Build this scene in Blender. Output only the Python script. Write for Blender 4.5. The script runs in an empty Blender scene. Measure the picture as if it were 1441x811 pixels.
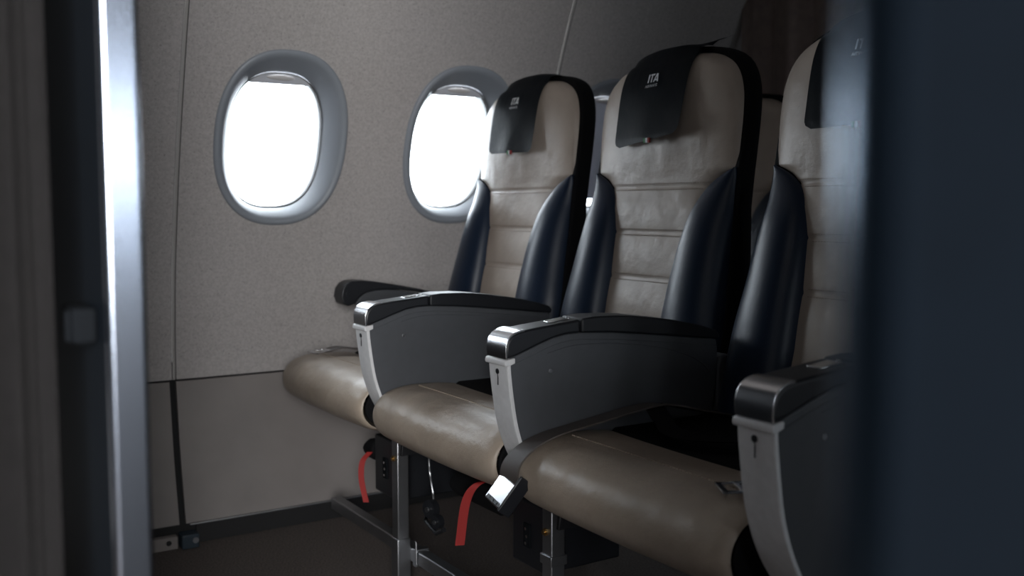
import bpy, bmesh, math, random
import numpy as np
from mathutils import Vector, Matrix

random.seed(4)
scene = bpy.context.scene
col = scene.collection
PI = math.pi

# ------------------------------------------------------------------ helpers
def pchip(pts):
    xs = np.array([p[0] for p in pts], float); ys = np.array([p[1] for p in pts], float)
    h = np.diff(xs); d = np.diff(ys) / h
    m = np.zeros(len(xs)); m[0] = d[0]; m[-1] = d[-1]
    for i in range(1, len(xs) - 1):
        if d[i-1] * d[i] > 0:
            w1 = 2*h[i] + h[i-1]; w2 = h[i] + 2*h[i-1]
            m[i] = (w1 + w2) / (w1/d[i-1] + w2/d[i])
    def f(x):
        x = min(max(x, xs[0]), xs[-1])
        i = min(max(int(np.searchsorted(xs, x)) - 1, 0), len(xs) - 2)
        t = (x - xs[i]) / h[i]
        return float((2*t**3-3*t**2+1)*ys[i] + (t**3-2*t**2+t)*h[i]*m[i] + (-2*t**3+3*t**2)*ys[i+1] + (t**3-t**2)*h[i]*m[i+1])
    return f

def link_mesh(name, bm, mat, parent=None, smooth=True, angle=40, bevel=0.0, subsurf=0, seg=3):
    bmesh.ops.recalc_face_normals(bm, faces=bm.faces)
    me = bpy.data.meshes.new(name)
    bm.to_mesh(me); bm.free()
    mats = mat if isinstance(mat, (list, tuple)) else [mat]
    for m in mats: me.materials.append(m)
    if smooth:
        for p in me.polygons: p.use_smooth = True
        me.set_sharp_from_angle(angle=math.radians(angle))
    o = bpy.data.objects.new(name, me); col.objects.link(o)
    if parent is not None: o.parent = parent
    if bevel:
        b = o.modifiers.new('bevel', 'BEVEL'); b.width = bevel; b.segments = seg
        b.limit_method = 'ANGLE'; b.angle_limit = math.radians(35); b.harden_normals = False
    if subsurf:
        s = o.modifiers.new('subsurf', 'SUBSURF'); s.levels = subsurf; s.render_levels = subsurf
    return o

def tag(o, label=None, cat=None, group=None, kind=None):
    if label: o['label'] = label
    if cat: o['category'] = cat
    if group: o['group'] = group
    if kind: o['kind'] = kind
    return o

def thing(name, loc, label, cat, group=None):
    o = bpy.data.objects.new(name, None); col.objects.link(o)
    o.location = loc; o.empty_display_size = .05
    return tag(o, label, cat, group)

def struct(o, cat=None): o['kind'] = 'structure'; return o

def dup(root, loc, label, group=None):
    r = root.copy(); col.objects.link(r); r.location = loc; r['label'] = label
    if group: r['group'] = group
    for ch in list(root.children):
        c = ch.copy(); col.objects.link(c); c.parent = r
        for g in list(ch.children):
            d = g.copy(); col.objects.link(d); d.parent = c
    return r

def add_grid(bm, rows, closed=False, mi=0):
    V = [[bm.verts.new(p) for p in r] for r in rows]
    n = len(rows[0])
    for i in range(len(V) - 1):
        for j in range(n if closed else n - 1):
            k = (j + 1) % n
            try:
                f = bm.faces.new((V[i][j], V[i][k], V[i+1][k], V[i+1][j])); f.material_index = mi
            except ValueError: pass
    return V

def cap(bm, loop, mi=0):
    f = bm.faces.new(loop); f.material_index = mi; return f

def add_box(bm, x0, x1, y0, y1, z0, z1, mi=0):
    v = [bm.verts.new((x, y, z)) for x in (x0, x1) for y in (y0, y1) for z in (z0, z1)]
    for q in ((0,1,3,2),(4,6,7,5),(0,4,5,1),(2,3,7,6),(0,2,6,4),(1,5,7,3)):
        f = bm.faces.new([v[i] for i in q]); f.material_index = mi

def add_prism(bm, poly, y0, y1, mi=0):           # polygon in X,Z swept along Y
    a = [bm.verts.new((x, y0, z)) for x, z in poly]
    b = [bm.verts.new((x, y1, z)) for x, z in poly]
    n = len(poly)
    for i in range(n):
        f = bm.faces.new((a[i], a[(i+1) % n], b[(i+1) % n], b[i])); f.material_index = mi
    f = bm.faces.new(a); f.material_index = mi
    f = bm.faces.new(b[::-1]); f.material_index = mi

def add_tube(bm, pts, r, n=10, mi=0, caps=True):
    pts = [Vector(p) for p in pts]; rows = []
    up = Vector((0.13, 0.21, 1)).normalized()
    for i, p in enumerate(pts):
        t = (pts[min(i+1, len(pts)-1)] - pts[max(i-1, 0)]).normalized()
        a = t.cross(up)
        if a.length < 1e-3: a = t.cross(Vector((1, 0, 0)))
        a.normalize(); b = t.cross(a)
        rr = r[i] if isinstance(r, (list, tuple)) else r
        rows.append([p + (a*math.cos(2*PI*k/n) + b*math.sin(2*PI*k/n))*rr for k in range(n)])
    V = add_grid(bm, rows, True, mi)
    if caps: cap(bm, V[0][::-1], mi); cap(bm, V[-1], mi)

def add_ribbon(bm, pts, width_dir, half, thick_dir_fn=None, thick=.0016, mi=0):
    """a strap: centre points, a width direction and a thickness"""
    pts = [Vector(p) for p in pts]; w = [Vector(width_dir)]*len(pts) if not isinstance(width_dir, list) else [Vector(v) for v in width_dir]
    rows = []
    for i, p in enumerate(pts):
        t = (pts[min(i+1, len(pts)-1)] - pts[max(i-1, 0)]).normalized()
        n = t.cross(w[i]).normalized()
        rows.append([p - w[i]*half + n*thick, p + w[i]*half + n*thick, p + w[i]*half - n*thick, p - w[i]*half - n*thick])
    V = add_grid(bm, rows, True, mi); cap(bm, V[0][::-1], mi); cap(bm, V[-1], mi)

def add_cyl(bm, p, axis, r, h, n=16, mi=0):
    axis = Vector(axis).normalized()
    add_tube(bm, [Vector(p), Vector(p) + axis*h], r, n, mi)

def smooth_path(pts, k=8):
    """Catmull-Rom through 3D points"""
    P = [Vector(p) for p in pts]; P = [2*P[0]-P[1]] + P + [2*P[-1]-P[-2]]
    out = []
    for i in range(1, len(P)-2):
        for s in range(k):
            t = s/k
            out.append(.5*((2*P[i]) + (P[i+1]-P[i-1])*t + (2*P[i-1]-5*P[i]+4*P[i+1]-P[i+2])*t*t + (3*P[i]-P[i-1]-3*P[i+1]+P[i+2])*t**3))
    out.append(P[-2]); return out

# ------------------------------------------------------------------ materials
def mat(name, color, rough=.5, metal=0., noise=0., nscale=40., bump=0., bscale=200., bdist=.002, spec=.5,
        color2=None, detail=4., coat=0., stretch=None, bump2=0., b2scale=20., b2dist=.004, sheen=0.):
    m = bpy.data.materials.new(name); m.use_nodes = True
    nt = m.node_tree; N = nt.nodes; L = nt.links
    b = N['Principled BSDF']
    b.inputs['Base Color'].default_value = (*color, 1); b.inputs['Roughness'].default_value = rough
    b.inputs['Metallic'].default_value = metal; b.inputs['Specular IOR Level'].default_value = spec
    b.inputs['Coat Weight'].default_value = coat; b.inputs['Sheen Weight'].default_value = sheen
    tc = N.new('ShaderNodeTexCoord'); src = tc.outputs['Object']
    if stretch:
        mp = N.new('ShaderNodeMapping'); mp.inputs['Scale'].default_value = stretch
        L.new(src, mp.inputs['Vector']); src = mp.outputs['Vector']
    if noise or color2:
        t = N.new('ShaderNodeTexNoise'); t.inputs['Scale'].default_value = nscale; t.inputs['Detail'].default_value = detail
        L.new(src, t.inputs['Vector'])
        r = N.new('ShaderNodeValToRGB')
        c2 = color2 or tuple(c*(1-noise) for c in color)
        c1 = color if color2 else tuple(min(1, c*(1+noise)) for c in color)
        r.color_ramp.elements[0].position = .35; r.color_ramp.elements[0].color = (*c2, 1)
        r.color_ramp.elements[1].position = .65; r.color_ramp.elements[1].color = (*c1, 1)
        L.new(t.outputs['Fac'], r.inputs['Fac']); L.new(r.outputs['Color'], b.inputs['Base Color'])
    prev = None
    for s, sc, d in ((bump, bscale, bdist), (bump2, b2scale, b2dist)):
        if s:
            t = N.new('ShaderNodeTexNoise'); t.inputs['Scale'].default_value = sc; t.inputs['Detail'].default_value = 3
            L.new(src, t.inputs['Vector'])
            bp = N.new('ShaderNodeBump'); bp.inputs['Strength'].default_value = s; bp.inputs['Distance'].default_value = d
            L.new(t.outputs['Fac'], bp.inputs['Height'])
            if prev: L.new(prev.outputs['Normal'], bp.inputs['Normal'])
            prev = bp
    if prev: L.new(prev.outputs['Normal'], b.inputs['Normal'])
    return m

M = {}
M['cream'] = mat('cream_leather', (.41, .345, .29), .42, noise=.06, nscale=14, bump=.35, bscale=420, bdist=.0008, bump2=.5, b2scale=17, b2dist=.008)
M['cushion'] = mat('cushion_leather', (.34, .28, .225), .40, noise=.08, nscale=12, bump=.4, bscale=380, bdist=.0009, bump2=.55, b2scale=17, b2dist=.009)
M['thread'] = mat('stitch_thread', (.30, .25, .21), .7)
M['navy'] = mat('navy_leather', (.009, .018, .038), .38, spec=.36, bump=.3, bscale=420, bdist=.0006, bump2=.15, b2scale=12, b2dist=.004)
M['shell'] = mat('black_back_fabric', (.004, .004, .005), .8, bump=.3, bscale=600, bdist=.0006, spec=.15)
M['insert'] = mat('black_seat_fabric', (.006, .006, .007), .85, bump=.3, bscale=500, bdist=.0008, spec=.15)
M['cover'] = mat('headrest_cover_leatherette', (.0045, .009, .015), .42, spec=.14, bump=.3, bscale=500, bdist=.0006, bump2=.3, b2scale=18, b2dist=.006)
M['logo'] = mat('printed_white', (.75, .78, .80), .6)
M['red'] = mat('red_webbing', (.30, .016, .014), .7, bump=.4, bscale=900, bdist=.0006)
M['green'] = mat('green_thread', (.03, .2, .06), .7)
M['panel'] = mat('grey_arm_plastic', (.068, .072, .080), .5, noise=.03, nscale=60, bump=.15, bscale=700, bdist=.0003, spec=.35)
M['strip'] = mat('pale_painted_strip', (.62, .62, .63), .42, noise=.04, nscale=90, bump=.2, bscale=600, bdist=.0003)
M['chrome'] = mat('brushed_steel_cap', (.72, .72, .74), .24, metal=1., bump=.12, bscale=300, bdist=.0003, stretch=(1, 12, 1))
M['blackplastic'] = mat('black_plastic', (.010, .011, .014), .42, bump=.2, bscale=700, bdist=.0003)
M['armpad'] = mat('black_arm_pad', (.007, .008, .011), .5, bump=.25, bscale=500, bdist=.0005)
M['alu'] = mat('aluminium', (.42, .43, .45), .38, metal=1., noise=.05, nscale=30, bump=.1, bscale=250, bdist=.0004)
M['steel'] = mat('bright_buckle_steel', (.80, .80, .82), .2, metal=1.)
M['brass'] = mat('brass_bolt', (.42, .28, .12), .4, metal=1.)
M['webbing'] = mat('grey_brown_webbing', (.075, .063, .057), .55, bump=.6, bscale=600, bdist=.0008, stretch=(1, 4, 1))
M['darkbeam'] = mat('dark_beam', (.012, .012, .014), .5, metal=.3)
M['wall'] = mat('speckled_wall_laminate', (.47, .445, .435), .62, color2=(.39, .365, .355), nscale=150, detail=9, bump=.12, bscale=260, bdist=.0006)
def add_flecks(m, scale, lo, hi, dark):
    nt = m.node_tree; b = nt.nodes['Principled BSDF']; src = b.inputs['Base Color'].links[0].from_socket
    tc = nt.nodes.new('ShaderNodeTexCoord'); t = nt.nodes.new('ShaderNodeTexNoise'); t.inputs['Scale'].default_value = scale; t.inputs['Detail'].default_value = 1
    nt.links.new(tc.outputs['Object'], t.inputs['Vector'])
    r = nt.nodes.new('ShaderNodeValToRGB'); r.color_ramp.elements[0].position = lo; r.color_ramp.elements[0].color = (1, 1, 1, 1)
    r.color_ramp.elements[1].position = hi; r.color_ramp.elements[1].color = (dark, dark, dark, 1); nt.links.new(t.outputs['Fac'], r.inputs['Fac'])
    mx = nt.nodes.new('ShaderNodeMix'); mx.data_type = 'RGBA'; mx.blend_type = 'MULTIPLY'; mx.inputs['Factor'].default_value = 1
    nt.links.new(src, mx.inputs['A']); nt.links.new(r.outputs['Color'], mx.inputs['B']); nt.links.new(mx.outputs['Result'], b.inputs['Base Color'])
add_flecks(M['wall'], 330, .64, .70, .62)
M['dado'] = mat('dado_laminate', (.235, .213, .205), .62, noise=.05, nscale=9, bump=.1, bscale=260, bdist=.0005)
M['gasket'] = mat('seam_gasket', (.40, .385, .37), .5)
M['gap'] = mat('dark_gap', (.008, .008, .009), .8)
M['surround'] = mat('window_surround_plastic', (.27, .295, .33), .42, bump=.05, bscale=400, bdist=.0003)
M['grip'] = mat('pale_grip_plastic', (.62, .60, .60), .3, bump=.05, bscale=300, bdist=.0002)
M['seal'] = mat('window_seal', (.10, .10, .10), .6)
M['carpet'] = mat('carpet', (.19, .165, .152), .95, color2=(.095, .082, .077), nscale=240, detail=6, bump=1., bscale=500, bdist=.004, spec=.1)
M['kick'] = mat('black_kick_strip', (.008, .008, .009), .6)
M['ceiling'] = mat('ceiling_laminate', (.30, .29, .285), .6, bump=.08, bscale=260, bdist=.0005)
M['galley'] = mat('dark_galley_front', (.03, .032, .036), .5, bump=.08, bscale=200)
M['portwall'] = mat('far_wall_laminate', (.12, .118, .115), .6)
M['divider'] = mat('navy_divider_laminate', (.003, .0058, .010), .6, spec=.2, noise=.05, nscale=80, bump=.15, bscale=600, bdist=.0003)
M['trim'] = mat('anodised_edge_trim', (.38, .42, .50), .24, metal=1., bump=.1, bscale=300, bdist=.0003, stretch=(8, 8, .3))
M['trim_shaded'] = mat('shaded_edge_trim', (.07, .11, .16), .26, metal=1., bump=.1, bscale=300, bdist=.0003, stretch=(8, 8, .3))  # same metal as the other trim, its dimmer reflection put into the colour
M['latch'] = mat('grey_latch_plastic', (.006, .0072, .009), .85, spec=.1)
M['curtain'] = mat('dark_curtain_cloth', (.013, .0115, .0118), .9, noise=.1, nscale=60, bump=.5, bscale=700, bdist=.0008)
M['rearcurtain'] = mat('taupe_curtain_cloth', (.42, .34, .31), .9, noise=.08, nscale=40, bump=.5, bscale=700, bdist=.0008, sheen=.2)
M['rail'] = mat('grey_rail', (.3, .3, .3), .5)
M['hook'] = mat('curtain_hook_tape', (.07, .06, .055), .8)

def shade_mat():
    m = bpy.data.materials.new('translucent_blind'); m.use_nodes = True
    nt = m.node_tree; b = nt.nodes['Principled BSDF']
    b.inputs['Base Color'].default_value = (.55, .56, .60, 1); b.inputs['Roughness'].default_value = .5
    tr = nt.nodes.new('ShaderNodeBsdfTranslucent'); tr.inputs['Color'].default_value = (.45, .46, .52, 1)
    mx = nt.nodes.new('ShaderNodeMixShader'); mx.inputs[0].default_value = .10
    out = nt.nodes['Material Output']
    nt.links.new(b.outputs[0], mx.inputs[1]); nt.links.new(tr.outputs[0], mx.inputs[2]); nt.links.new(mx.outputs[0], out.inputs[0])
    n = nt.nodes.new('ShaderNodeTexNoise'); n.inputs['Scale'].default_value = 300
    bp = nt.nodes.new('ShaderNodeBump'); bp.inputs['Strength'].default_value = .05; bp.inputs['Distance'].default_value = .0003
    nt.links.new(n.outputs['Fac'], bp.inputs['Height']); nt.links.new(bp.outputs['Normal'], b.inputs['Normal'])
    return m
M['blind'] = shade_mat()

def glass_mat():
    m = bpy.data.materials.new('window_acrylic'); m.use_nodes = True
    nt = m.node_tree; nt.nodes.remove(nt.nodes['Principled BSDF'])
    t = nt.nodes.new('ShaderNodeBsdfTransparent'); t.inputs[0].default_value = (.93, .95, .96, 1)
    g = nt.nodes.new('ShaderNodeBsdfGlossy'); g.inputs['Roughness'].default_value = .03
    f = nt.nodes.new('ShaderNodeFresnel'); f.inputs[0].default_value = 1.4
    mx = nt.nodes.new('ShaderNodeMixShader'); out = nt.nodes['Material Output']
    nt.links.new(f.outputs[0], mx.inputs[0]); nt.links.new(t.outputs[0], mx.inputs[1]); nt.links.new(g.outputs[0], mx.inputs[2])
    nt.links.new(mx.outputs[0], out.inputs[0]); return m
M['glass'] = glass_mat()

# ------------------------------------------------------------------ cabin shell
PROF_LO = pchip([(0, 2.365), (.05, 2.374), (.21, 2.410), (.383, 2.434)])
PROF_UP = pchip([(.388, 2.437), (.45, 2.435), (.62, 2.419), (.788, 2.383), (.95, 2.338), (1.104, 2.286), (1.249, 2.231),
                 (1.40, 2.158), (1.56, 2.05), (1.68, 1.93), (1.80, 1.76), (1.90, 1.55), (1.96, 1.30)])
WZ = .963                      # window centre height
OUT_W, OUT_H, IN_W, IN_H = .165, .205, .1195, .162
def sup(a, w, h, n=2.35):
    c, s = math.cos(a), math.sin(a)
    return (w*math.copysign(abs(c)**(2/n), c), h*math.copysign(abs(s)**(2/n), s))

def side_panel_mesh(x_from, x_to, holes, sgn=1, off=0.):
    """one curved upper side wall panel with rounded window holes"""
    bm = bmesh.new()
    def P(x, z): return (x, sgn*PROF_UP(z) + off, z)
    cz0, cz1 = .66, 1.27
    cells = sorted(holes); hw = .21
    xs_cells = [(c-hw, c+hw) for c in cells]
    # windows' cells
    zs_mid = [cz0 + (cz1-cz0)*i/24 for i in range(25)]
    def cell_xs(c): return [c - hw + 2*hw*i/16 for i in range(17)]
    for c in cells:            # outer loop follows the neighbours' points exactly, so the skin has no pinholes
        xs = cell_xs(c)
        outer = [(c+hw, z) for z in zs_mid[:-1]] + [(x, cz1) for x in xs[:0:-1]] + [(c-hw, z) for z in zs_mid[:0:-1]] + [(x, cz0) for x in xs[:-1]]
        rows = []
        for t in (0, .08, .2, .4, .7, 1):
            r = []
            for x, z in outer:
                a = math.atan2((z-WZ)/OUT_H*1.0, (x-c)/OUT_W)
                hx, hz = sup(a, OUT_W-.004, OUT_H-.004)
                r.append(P(c + hx + (x-c-hx)*t, WZ + hz + (z-WZ-hz)*t))
            rows.append(r)
        add_grid(bm, rows, True)
    xb = [x_from]
    for a, b in xs_cells: xb += [a, b]
    xb.append(x_to); allx = []
    for i in range(0, len(xb), 2):
        nx = max(2, int((xb[i+1]-xb[i])/.05)+1)
        g = [xb[i] + (xb[i+1]-xb[i])*k/(nx-1) for k in range(nx)]
        add_grid(bm, [[P(x, z) for x in g] for z in zs_mid])
        allx += g
        if i//2 < len(cells): allx += cell_xs(cells[i//2])[1:-1]
    for z0, z1, n in ((.388, cz0, 10), (cz1, 1.96, 30)):
        add_grid(bm, [[P(x, z0 + (z1-z0)*i/n) for x in allx] for i in range(n+1)])
    bmesh.ops.remove_doubles(bm, verts=bm.verts, dist=.0002)
    return bm

SEAM1, SEAM2 = .588, 1.592
WX = [.34, .832, 1.322, 1.812]
PORT = -1.32 + 2.338           # far side wall mirrored about the aisle
wl = bpy.data.objects.new('wall_left', None); col.objects.link(wl); struct(wl)
struct(link_mesh('galley_panel', side_panel_mesh(-1.7, .128, []), M['galley'], wl))
struct(link_mesh('wall_panel', side_panel_mesh(.128, SEAM1-.0055, [.34]), M['wall'], wl))
struct(link_mesh('wall_panel', side_panel_mesh(SEAM1+.0055, SEAM2-.0055, [.832, 1.322]), M['wall'], wl))
struct(link_mesh('wall_panel', side_panel_mesh(SEAM2+.0055, 3.2, [1.812]), M['wall'], wl))
for xs in (SEAM1, SEAM2):      # moulded joint between panels
    bm = bmesh.new(); rows = []
    for i in range(60):
        z = .388 + (1.96-.388)*i/59; y = PROF_UP(z)
        rows.append([(xs-.0036, y+.008, z), (xs-.0034, y-.0005, z), (xs-.001, y-.0025, z), (xs+.001, y-.0025, z), (xs+.0034, y-.0005, z), (xs+.0036, y+.008, z)])
    add_grid(bm, rows); struct(link_mesh('joint_strip', bm, M['gasket'], wl))
    bm = bmesh.new(); add_grid(bm, [[(xs-.012, PROF_UP(z)+.001, z), (xs-.006, PROF_UP(z)+.006, z), (xs+.006, PROF_UP(z)+.006, z), (xs+.012, PROF_UP(z)+.001, z)] for z in [.388 + (1.96-.388)*i/59 for i in range(60)]])
    struct(link_mesh('joint_backing', bm, M['gap'], wl))
bm = bmesh.new()               # dark backing seen in the joints of the lower panels
add_grid(bm, [[(x, PROF_LO(z)+.018, z) for x in (-1.7, 3.2)] for z in (0, .05, .1, .2, .3, .40)] + [[(x, PROF_UP(.43)+.0012, .43) for x in (-1.7, 3.2)]])
struct(link_mesh('lower_backing', bm, M['gap'], wl))
for x0, x1 in ((-1.7, .128), (.128, SEAM1-.012), (SEAM1+.004, SEAM2-.004), (SEAM2+.010, 3.2)):
    bm = bmesh.new(); rows = []
    for i in range(16):
        z = .05 + (.383-.05)*i/15
        rows.append([(x0 + (x1-x0)*k/6, PROF_LO(z), z) for k in range(7)])
    V = add_grid(bm, rows)
    r = bmesh.ops.extrude_face_region(bm, geom=list(bm.faces))
    for v in r['geom']:
        if isinstance(v, bmesh.types.BMVert): v.co.y += .010
    struct(link_mesh('lower_panel', bm, M['galley'] if x1 < .2 else M['dado'], wl))
# fixing bracket and socket at the foot of the joint
bm = bmesh.new(); add_box(bm, .44, .566, 2.350, 2.372, .0, .030)
bk = struct(link_mesh('bracket', bm, M['dado'], wl, bevel=.002))
bm = bmesh.new(); add_cyl(bm, (.545, 2.3515, .017), (0, -1, 0), .0062, .0022); add_cyl(bm, (.545, 2.3495, .017), (0, -1, 0), .003, .001)
struct(link_mesh('screw', bm, M['darkbeam'], bk))
bm = bmesh.new(); add_box(bm, .572, .612, 2.335, 2.372, .0, .034)
sk = struct(link_mesh('cable_socket', bm, mat('dark_blue_socket', (.02, .035, .05), .5, bump=.1), wl, bevel=.003))
bm = bmesh.new(); add_cyl(bm, (.603, 2.336, .019), (0, -1, 0), .007, .003)
struct(link_mesh('socket_ring', bm, M['alu'], sk))
# baseboard recess and its thin metal nosing
bm = bmesh.new(); add_box(bm, .615, 3.2, 2.372, 2.380, 0, .046); 
for x in (.72, .98, 1.30): add_cyl(bm, (x, 2.3725, .020), (0, -1, 0), .004, .0015)
struct(link_mesh('baseboard_left', bm, M['kick'], None, bevel=.001))
bm = bmesh.new(); add_box(bm, .60, 2.6, 2.367, 2.373, .0465, .0495)
struct(link_mesh('trim_1', bm, M['alu'], None, bevel=.0008))

def window(idx, xc, sgn=1, off=0., drop=.014):
    w = bpy.data.objects.new('window_%d' % idx, None); col.objects.link(w); struct(w)
    def P(dx, dz, dep):
        z = WZ + dz
        return (xc + dx, sgn*(PROF_UP(z) + dep) + off, z)
    n = 96; rows = []
    prof = [(0, .008), (0, -.001), (.02, -.0045), (.07, -.007), (.15, -.0085), (.24, -.0082), (.34, -.006), (.44, -.001), (.54, .006), (.65, .0145), (.77, .025), (.88, .036), (.96, .045), (1, .050), (1.0, .056)]
    for t, d in prof:
        r = []
        for k in range(n):
            a = 2*PI*k/n
            ox, oz = sup(a, OUT_W, OUT_H, 2.35); ix, iz = sup(a, IN_W, IN_H, 2.6)
            dd = d
            if t > .7 and math.sin(a) > .8: dd = d - .006*(t-.7)/.3*(math.sin(a)-.8)/.2   # thumb hollow above the blind
            r.append(P(ox + (ix-ox)*t, oz + (iz-oz)*t, dd))
        rows.append(r)
    bm = bmesh.new(); add_grid(bm, rows, True)
    struct(link_mesh('window_surround', bm, M['surround'], w, angle=60))
    bm = bmesh.new(); rows = []                           # dark rubber seal around the pane
    for s, d in ((1.0, .056), (.985, .052), (.972, .056), (.972, .090), (1.03, .090)):
        rows.append([P(*[q*s for q in sup(2*PI*k/n, IN_W, IN_H, 2.6)], d) for k in range(n)])
    add_grid(bm, rows, True); struct(link_mesh('window_seal', bm, M['seal'], w))
    bm = bmesh.new()                                      # pane
    ring = [bm.verts.new(P(*[q*.99 for q in sup(2*PI*k/n, IN_W, IN_H, 2.6)], .066)) for k in range(n)]
    c = bm.verts.new(P(0, 0, .066))
    for k in range(n): bm.faces.new((ring[k], ring[(k+1) % n], c))
    struct(link_mesh('window_pane', bm, M['glass'], w))
    # blind: a slim curved sheet with rounded top, its lower edge a little below the opening's top
    bm = bmesh.new(); zb = IN_H - drop - .012
    rows = []
    for i in range(9):
        z = zb + (IN_H*1.02 - zb)*i/8
        q = min(1, abs(z)/(IN_H*1.02)); wx = IN_W*1.0*max(0.02, 1-q**2.6)**(1/2.6)
        if z > IN_H*.99: wx = max(wx, .03)
        rows.append([P(-wx + 2*wx*k/16, z, .055) for k in range(17)])
    add_grid(bm, rows)
    r = bmesh.ops.extrude_face_region(bm, geom=list(bm.faces))
    for v in r['geom']:
        if isinstance(v, bmesh.types.BMVert): v.co.y += .003*sgn
    bl = struct(link_mesh('window_blind', bm, M['blind'], w))
    bm = bmesh.new(); rows = []                           # lens-shaped finger grip of the blind
    for i in range(17):
        s = -1 + i/8; h = .0065*(1-s*s)**.7 + .0003
        zc = IN_H - .0135
        rows.append([P(s*.036, zc + h*math.sin(2*PI*k/8), .0535 - .006*(1-s*s)*max(0, math.cos(2*PI*k/8)) - .001) for k in range(8)])
    add_grid(bm, rows, True); struct(link_mesh('blind_grip', bm, M['grip'], bl))
    # daylight portal just outside the pane: only guides the sky light through the opening
    la = bpy.data.lights.new('window_daylight', 'AREA'); la.shape = 'RECTANGLE'; la.size = .26; la.size_y = .34
    la.cycles.is_portal = True
    lo = bpy.data.objects.new('window_daylight', la); col.objects.link(lo)
    lo.location = P(0, 0, .11)
    lo.rotation_euler = (PI/2*sgn*-1, 0, 0) if sgn > 0 else (PI/2, 0, 0)
    return w

window(1, .34); window(2, .832, drop=.016); window(3, 1.322, drop=.016); window(4, 1.812, drop=.285)

# far side of the cabin, floor, ceiling, ends
PX = [.59, 1.95, 2.45]  # unseen windows, the aft two added to brighten the rear of the cabin
DX0, DX1 = -1.09, -.20          # unseen forward opening, lower half closed, shaped for the light it lets in
DZ0, DZ1 = .70, 1.50
wr = bpy.data.objects.new('wall_right', None); col.objects.link(wr); struct(wr)
struct(link_mesh('wall_panel', side_panel_mesh(DX1, 3.2, PX, -1, PORT), M['portwall'], wr))
bm = bmesh.new(); add_grid(bm, [[(x, -PROF_LO(z)+PORT, z) for x in (DX1, 3.2)] for z in (0, .05, .2, .39)])
struct(link_mesh('lower_panel', bm, M['dado'], wr))
bm = bmesh.new()               # wall beside the forward opening
add_grid(bm, [[(x, -PROF_UP(max(.388, z))+PORT, z) for x in (-1.7, DX0)] for z in (0, .388, .6, .9, 1.2, 1.5, 1.7, 1.85, 1.96)])
struct(link_mesh('opening_side_panel', bm, M['portwall'], wr))
bm = bmesh.new()
add_grid(bm, [[(x, -PROF_UP(z)+PORT, z) for x in (DX0, DX1)] for z in (DZ1, 1.55, 1.6, 1.68, 1.74, 1.80, 1.85, 1.9, 1.96)])
add_grid(bm, [[(x, -(PROF_UP(z) if z >= .388 else PROF_LO(z))+PORT, z) for x in (DX0, DX1)] for z in (0, .05, .21, .383, .388, .5, DZ0)])
struct(link_mesh('opening_surround', bm, M['portwall'], wr))
for i, x in enumerate(PX): window(5+i, x, -1, PORT)
la = bpy.data.lights.new('opening_daylight', 'AREA'); la.shape = 'RECTANGLE'; la.size = 1.0; la.size_y = DZ1-DZ0; la.cycles.is_portal = True
lo = bpy.data.objects.new('opening_daylight', la); col.objects.link(lo); lo.location = ((DX0+DX1)/2, PORT-2.46, (DZ0+DZ1)/2); lo.rotation_euler = (PI/2, 0, 0)

la = bpy.data.lights.new('added_fill_lamp', 'AREA'); la.shape = 'RECTANGLE'; la.size = .95; la.size_y = .76; la.energy = 108; la.color = (1, .97, .94)  # added unseen lamp that strengthens the light through the forward opening
lo = bpy.data.objects.new('added_fill_lamp', la); col.objects.link(lo); lo.location = ((DX0+DX1)/2, PORT-2.50, (DZ0+DZ1)/2); lo.rotation_euler = (PI/2, 0, 0)
bm = bmesh.new(); add_box(bm, -1.75, 3.25, PORT-2.45, 2.46, -.05, 0)
struct(link_mesh('floor', bm, M['carpet']))
bm = bmesh.new(); add_box(bm, -1.75, 3.25, PORT-1.33, 1.33, 1.955, 2.0)
struct(link_mesh('ceiling', bm, M['ceiling']))
for nm, x0, x1 in (('wall_front', -1.75, -1.70), ('wall_back', 3.2, 3.25)):
    bm = bmesh.new(); add_box(bm, x0, x1, PORT-2.46, 2.47, 0, 2.0)
    struct(link_mesh(nm, bm, M['galley'] if nm == 'wall_front' else M['portwall']))

# ------------------------------------------------------------------ seats
X0 = 1.0                                            # a seat's own origin sits at this X
W = pchip([(.44, .094), (.59, .095), (.66, .098), (.735, .105), (.79, .117), (.82, .131), (.842, .149), (.857, .169), (.868, .191), (.874, .2045), (.90, .205), (.95, .204),
           (1.0, .199), (1.035, .188), (1.062, .169), (1.082, .138), (1.094, .098), (1.0995, .052)])
XF = pchip([(.44, 1.217), (.59, 1.25), (.75, 1.285), (.87, 1.305), (.95, 1.309), (1.03, 1.314), (1.07, 1.323), (1.09, 1.334), (1.10, 1.346)])
XS = pchip([(.38, 1.20), (.59, 1.25), (.75, 1.285), (.87, 1.306), (1.0, 1.326), (1.10, 1.345), (1.12, 1.350)])
WO = pchip([(.44, .240), (.58, .235), (.67, .224), (.79, .213), (.84, .208), (.874, .2055)])
BO = pchip([(.44, .052), (.6, .052), (.7, .048), (.78, .037), (.83, .020), (.86, .007), (.874, .001)])
WS = pchip([(.38, .236), (.55, .2375), (.67, .227), (.79, .2175), (.86, .2135), (.95, .212), (1.0, .208), (1.04, .196), (1.07, .176), (1.092, .146), (1.106, .105), (1.113, .055)])
SEAMS = [.842, .752, .663]
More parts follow.
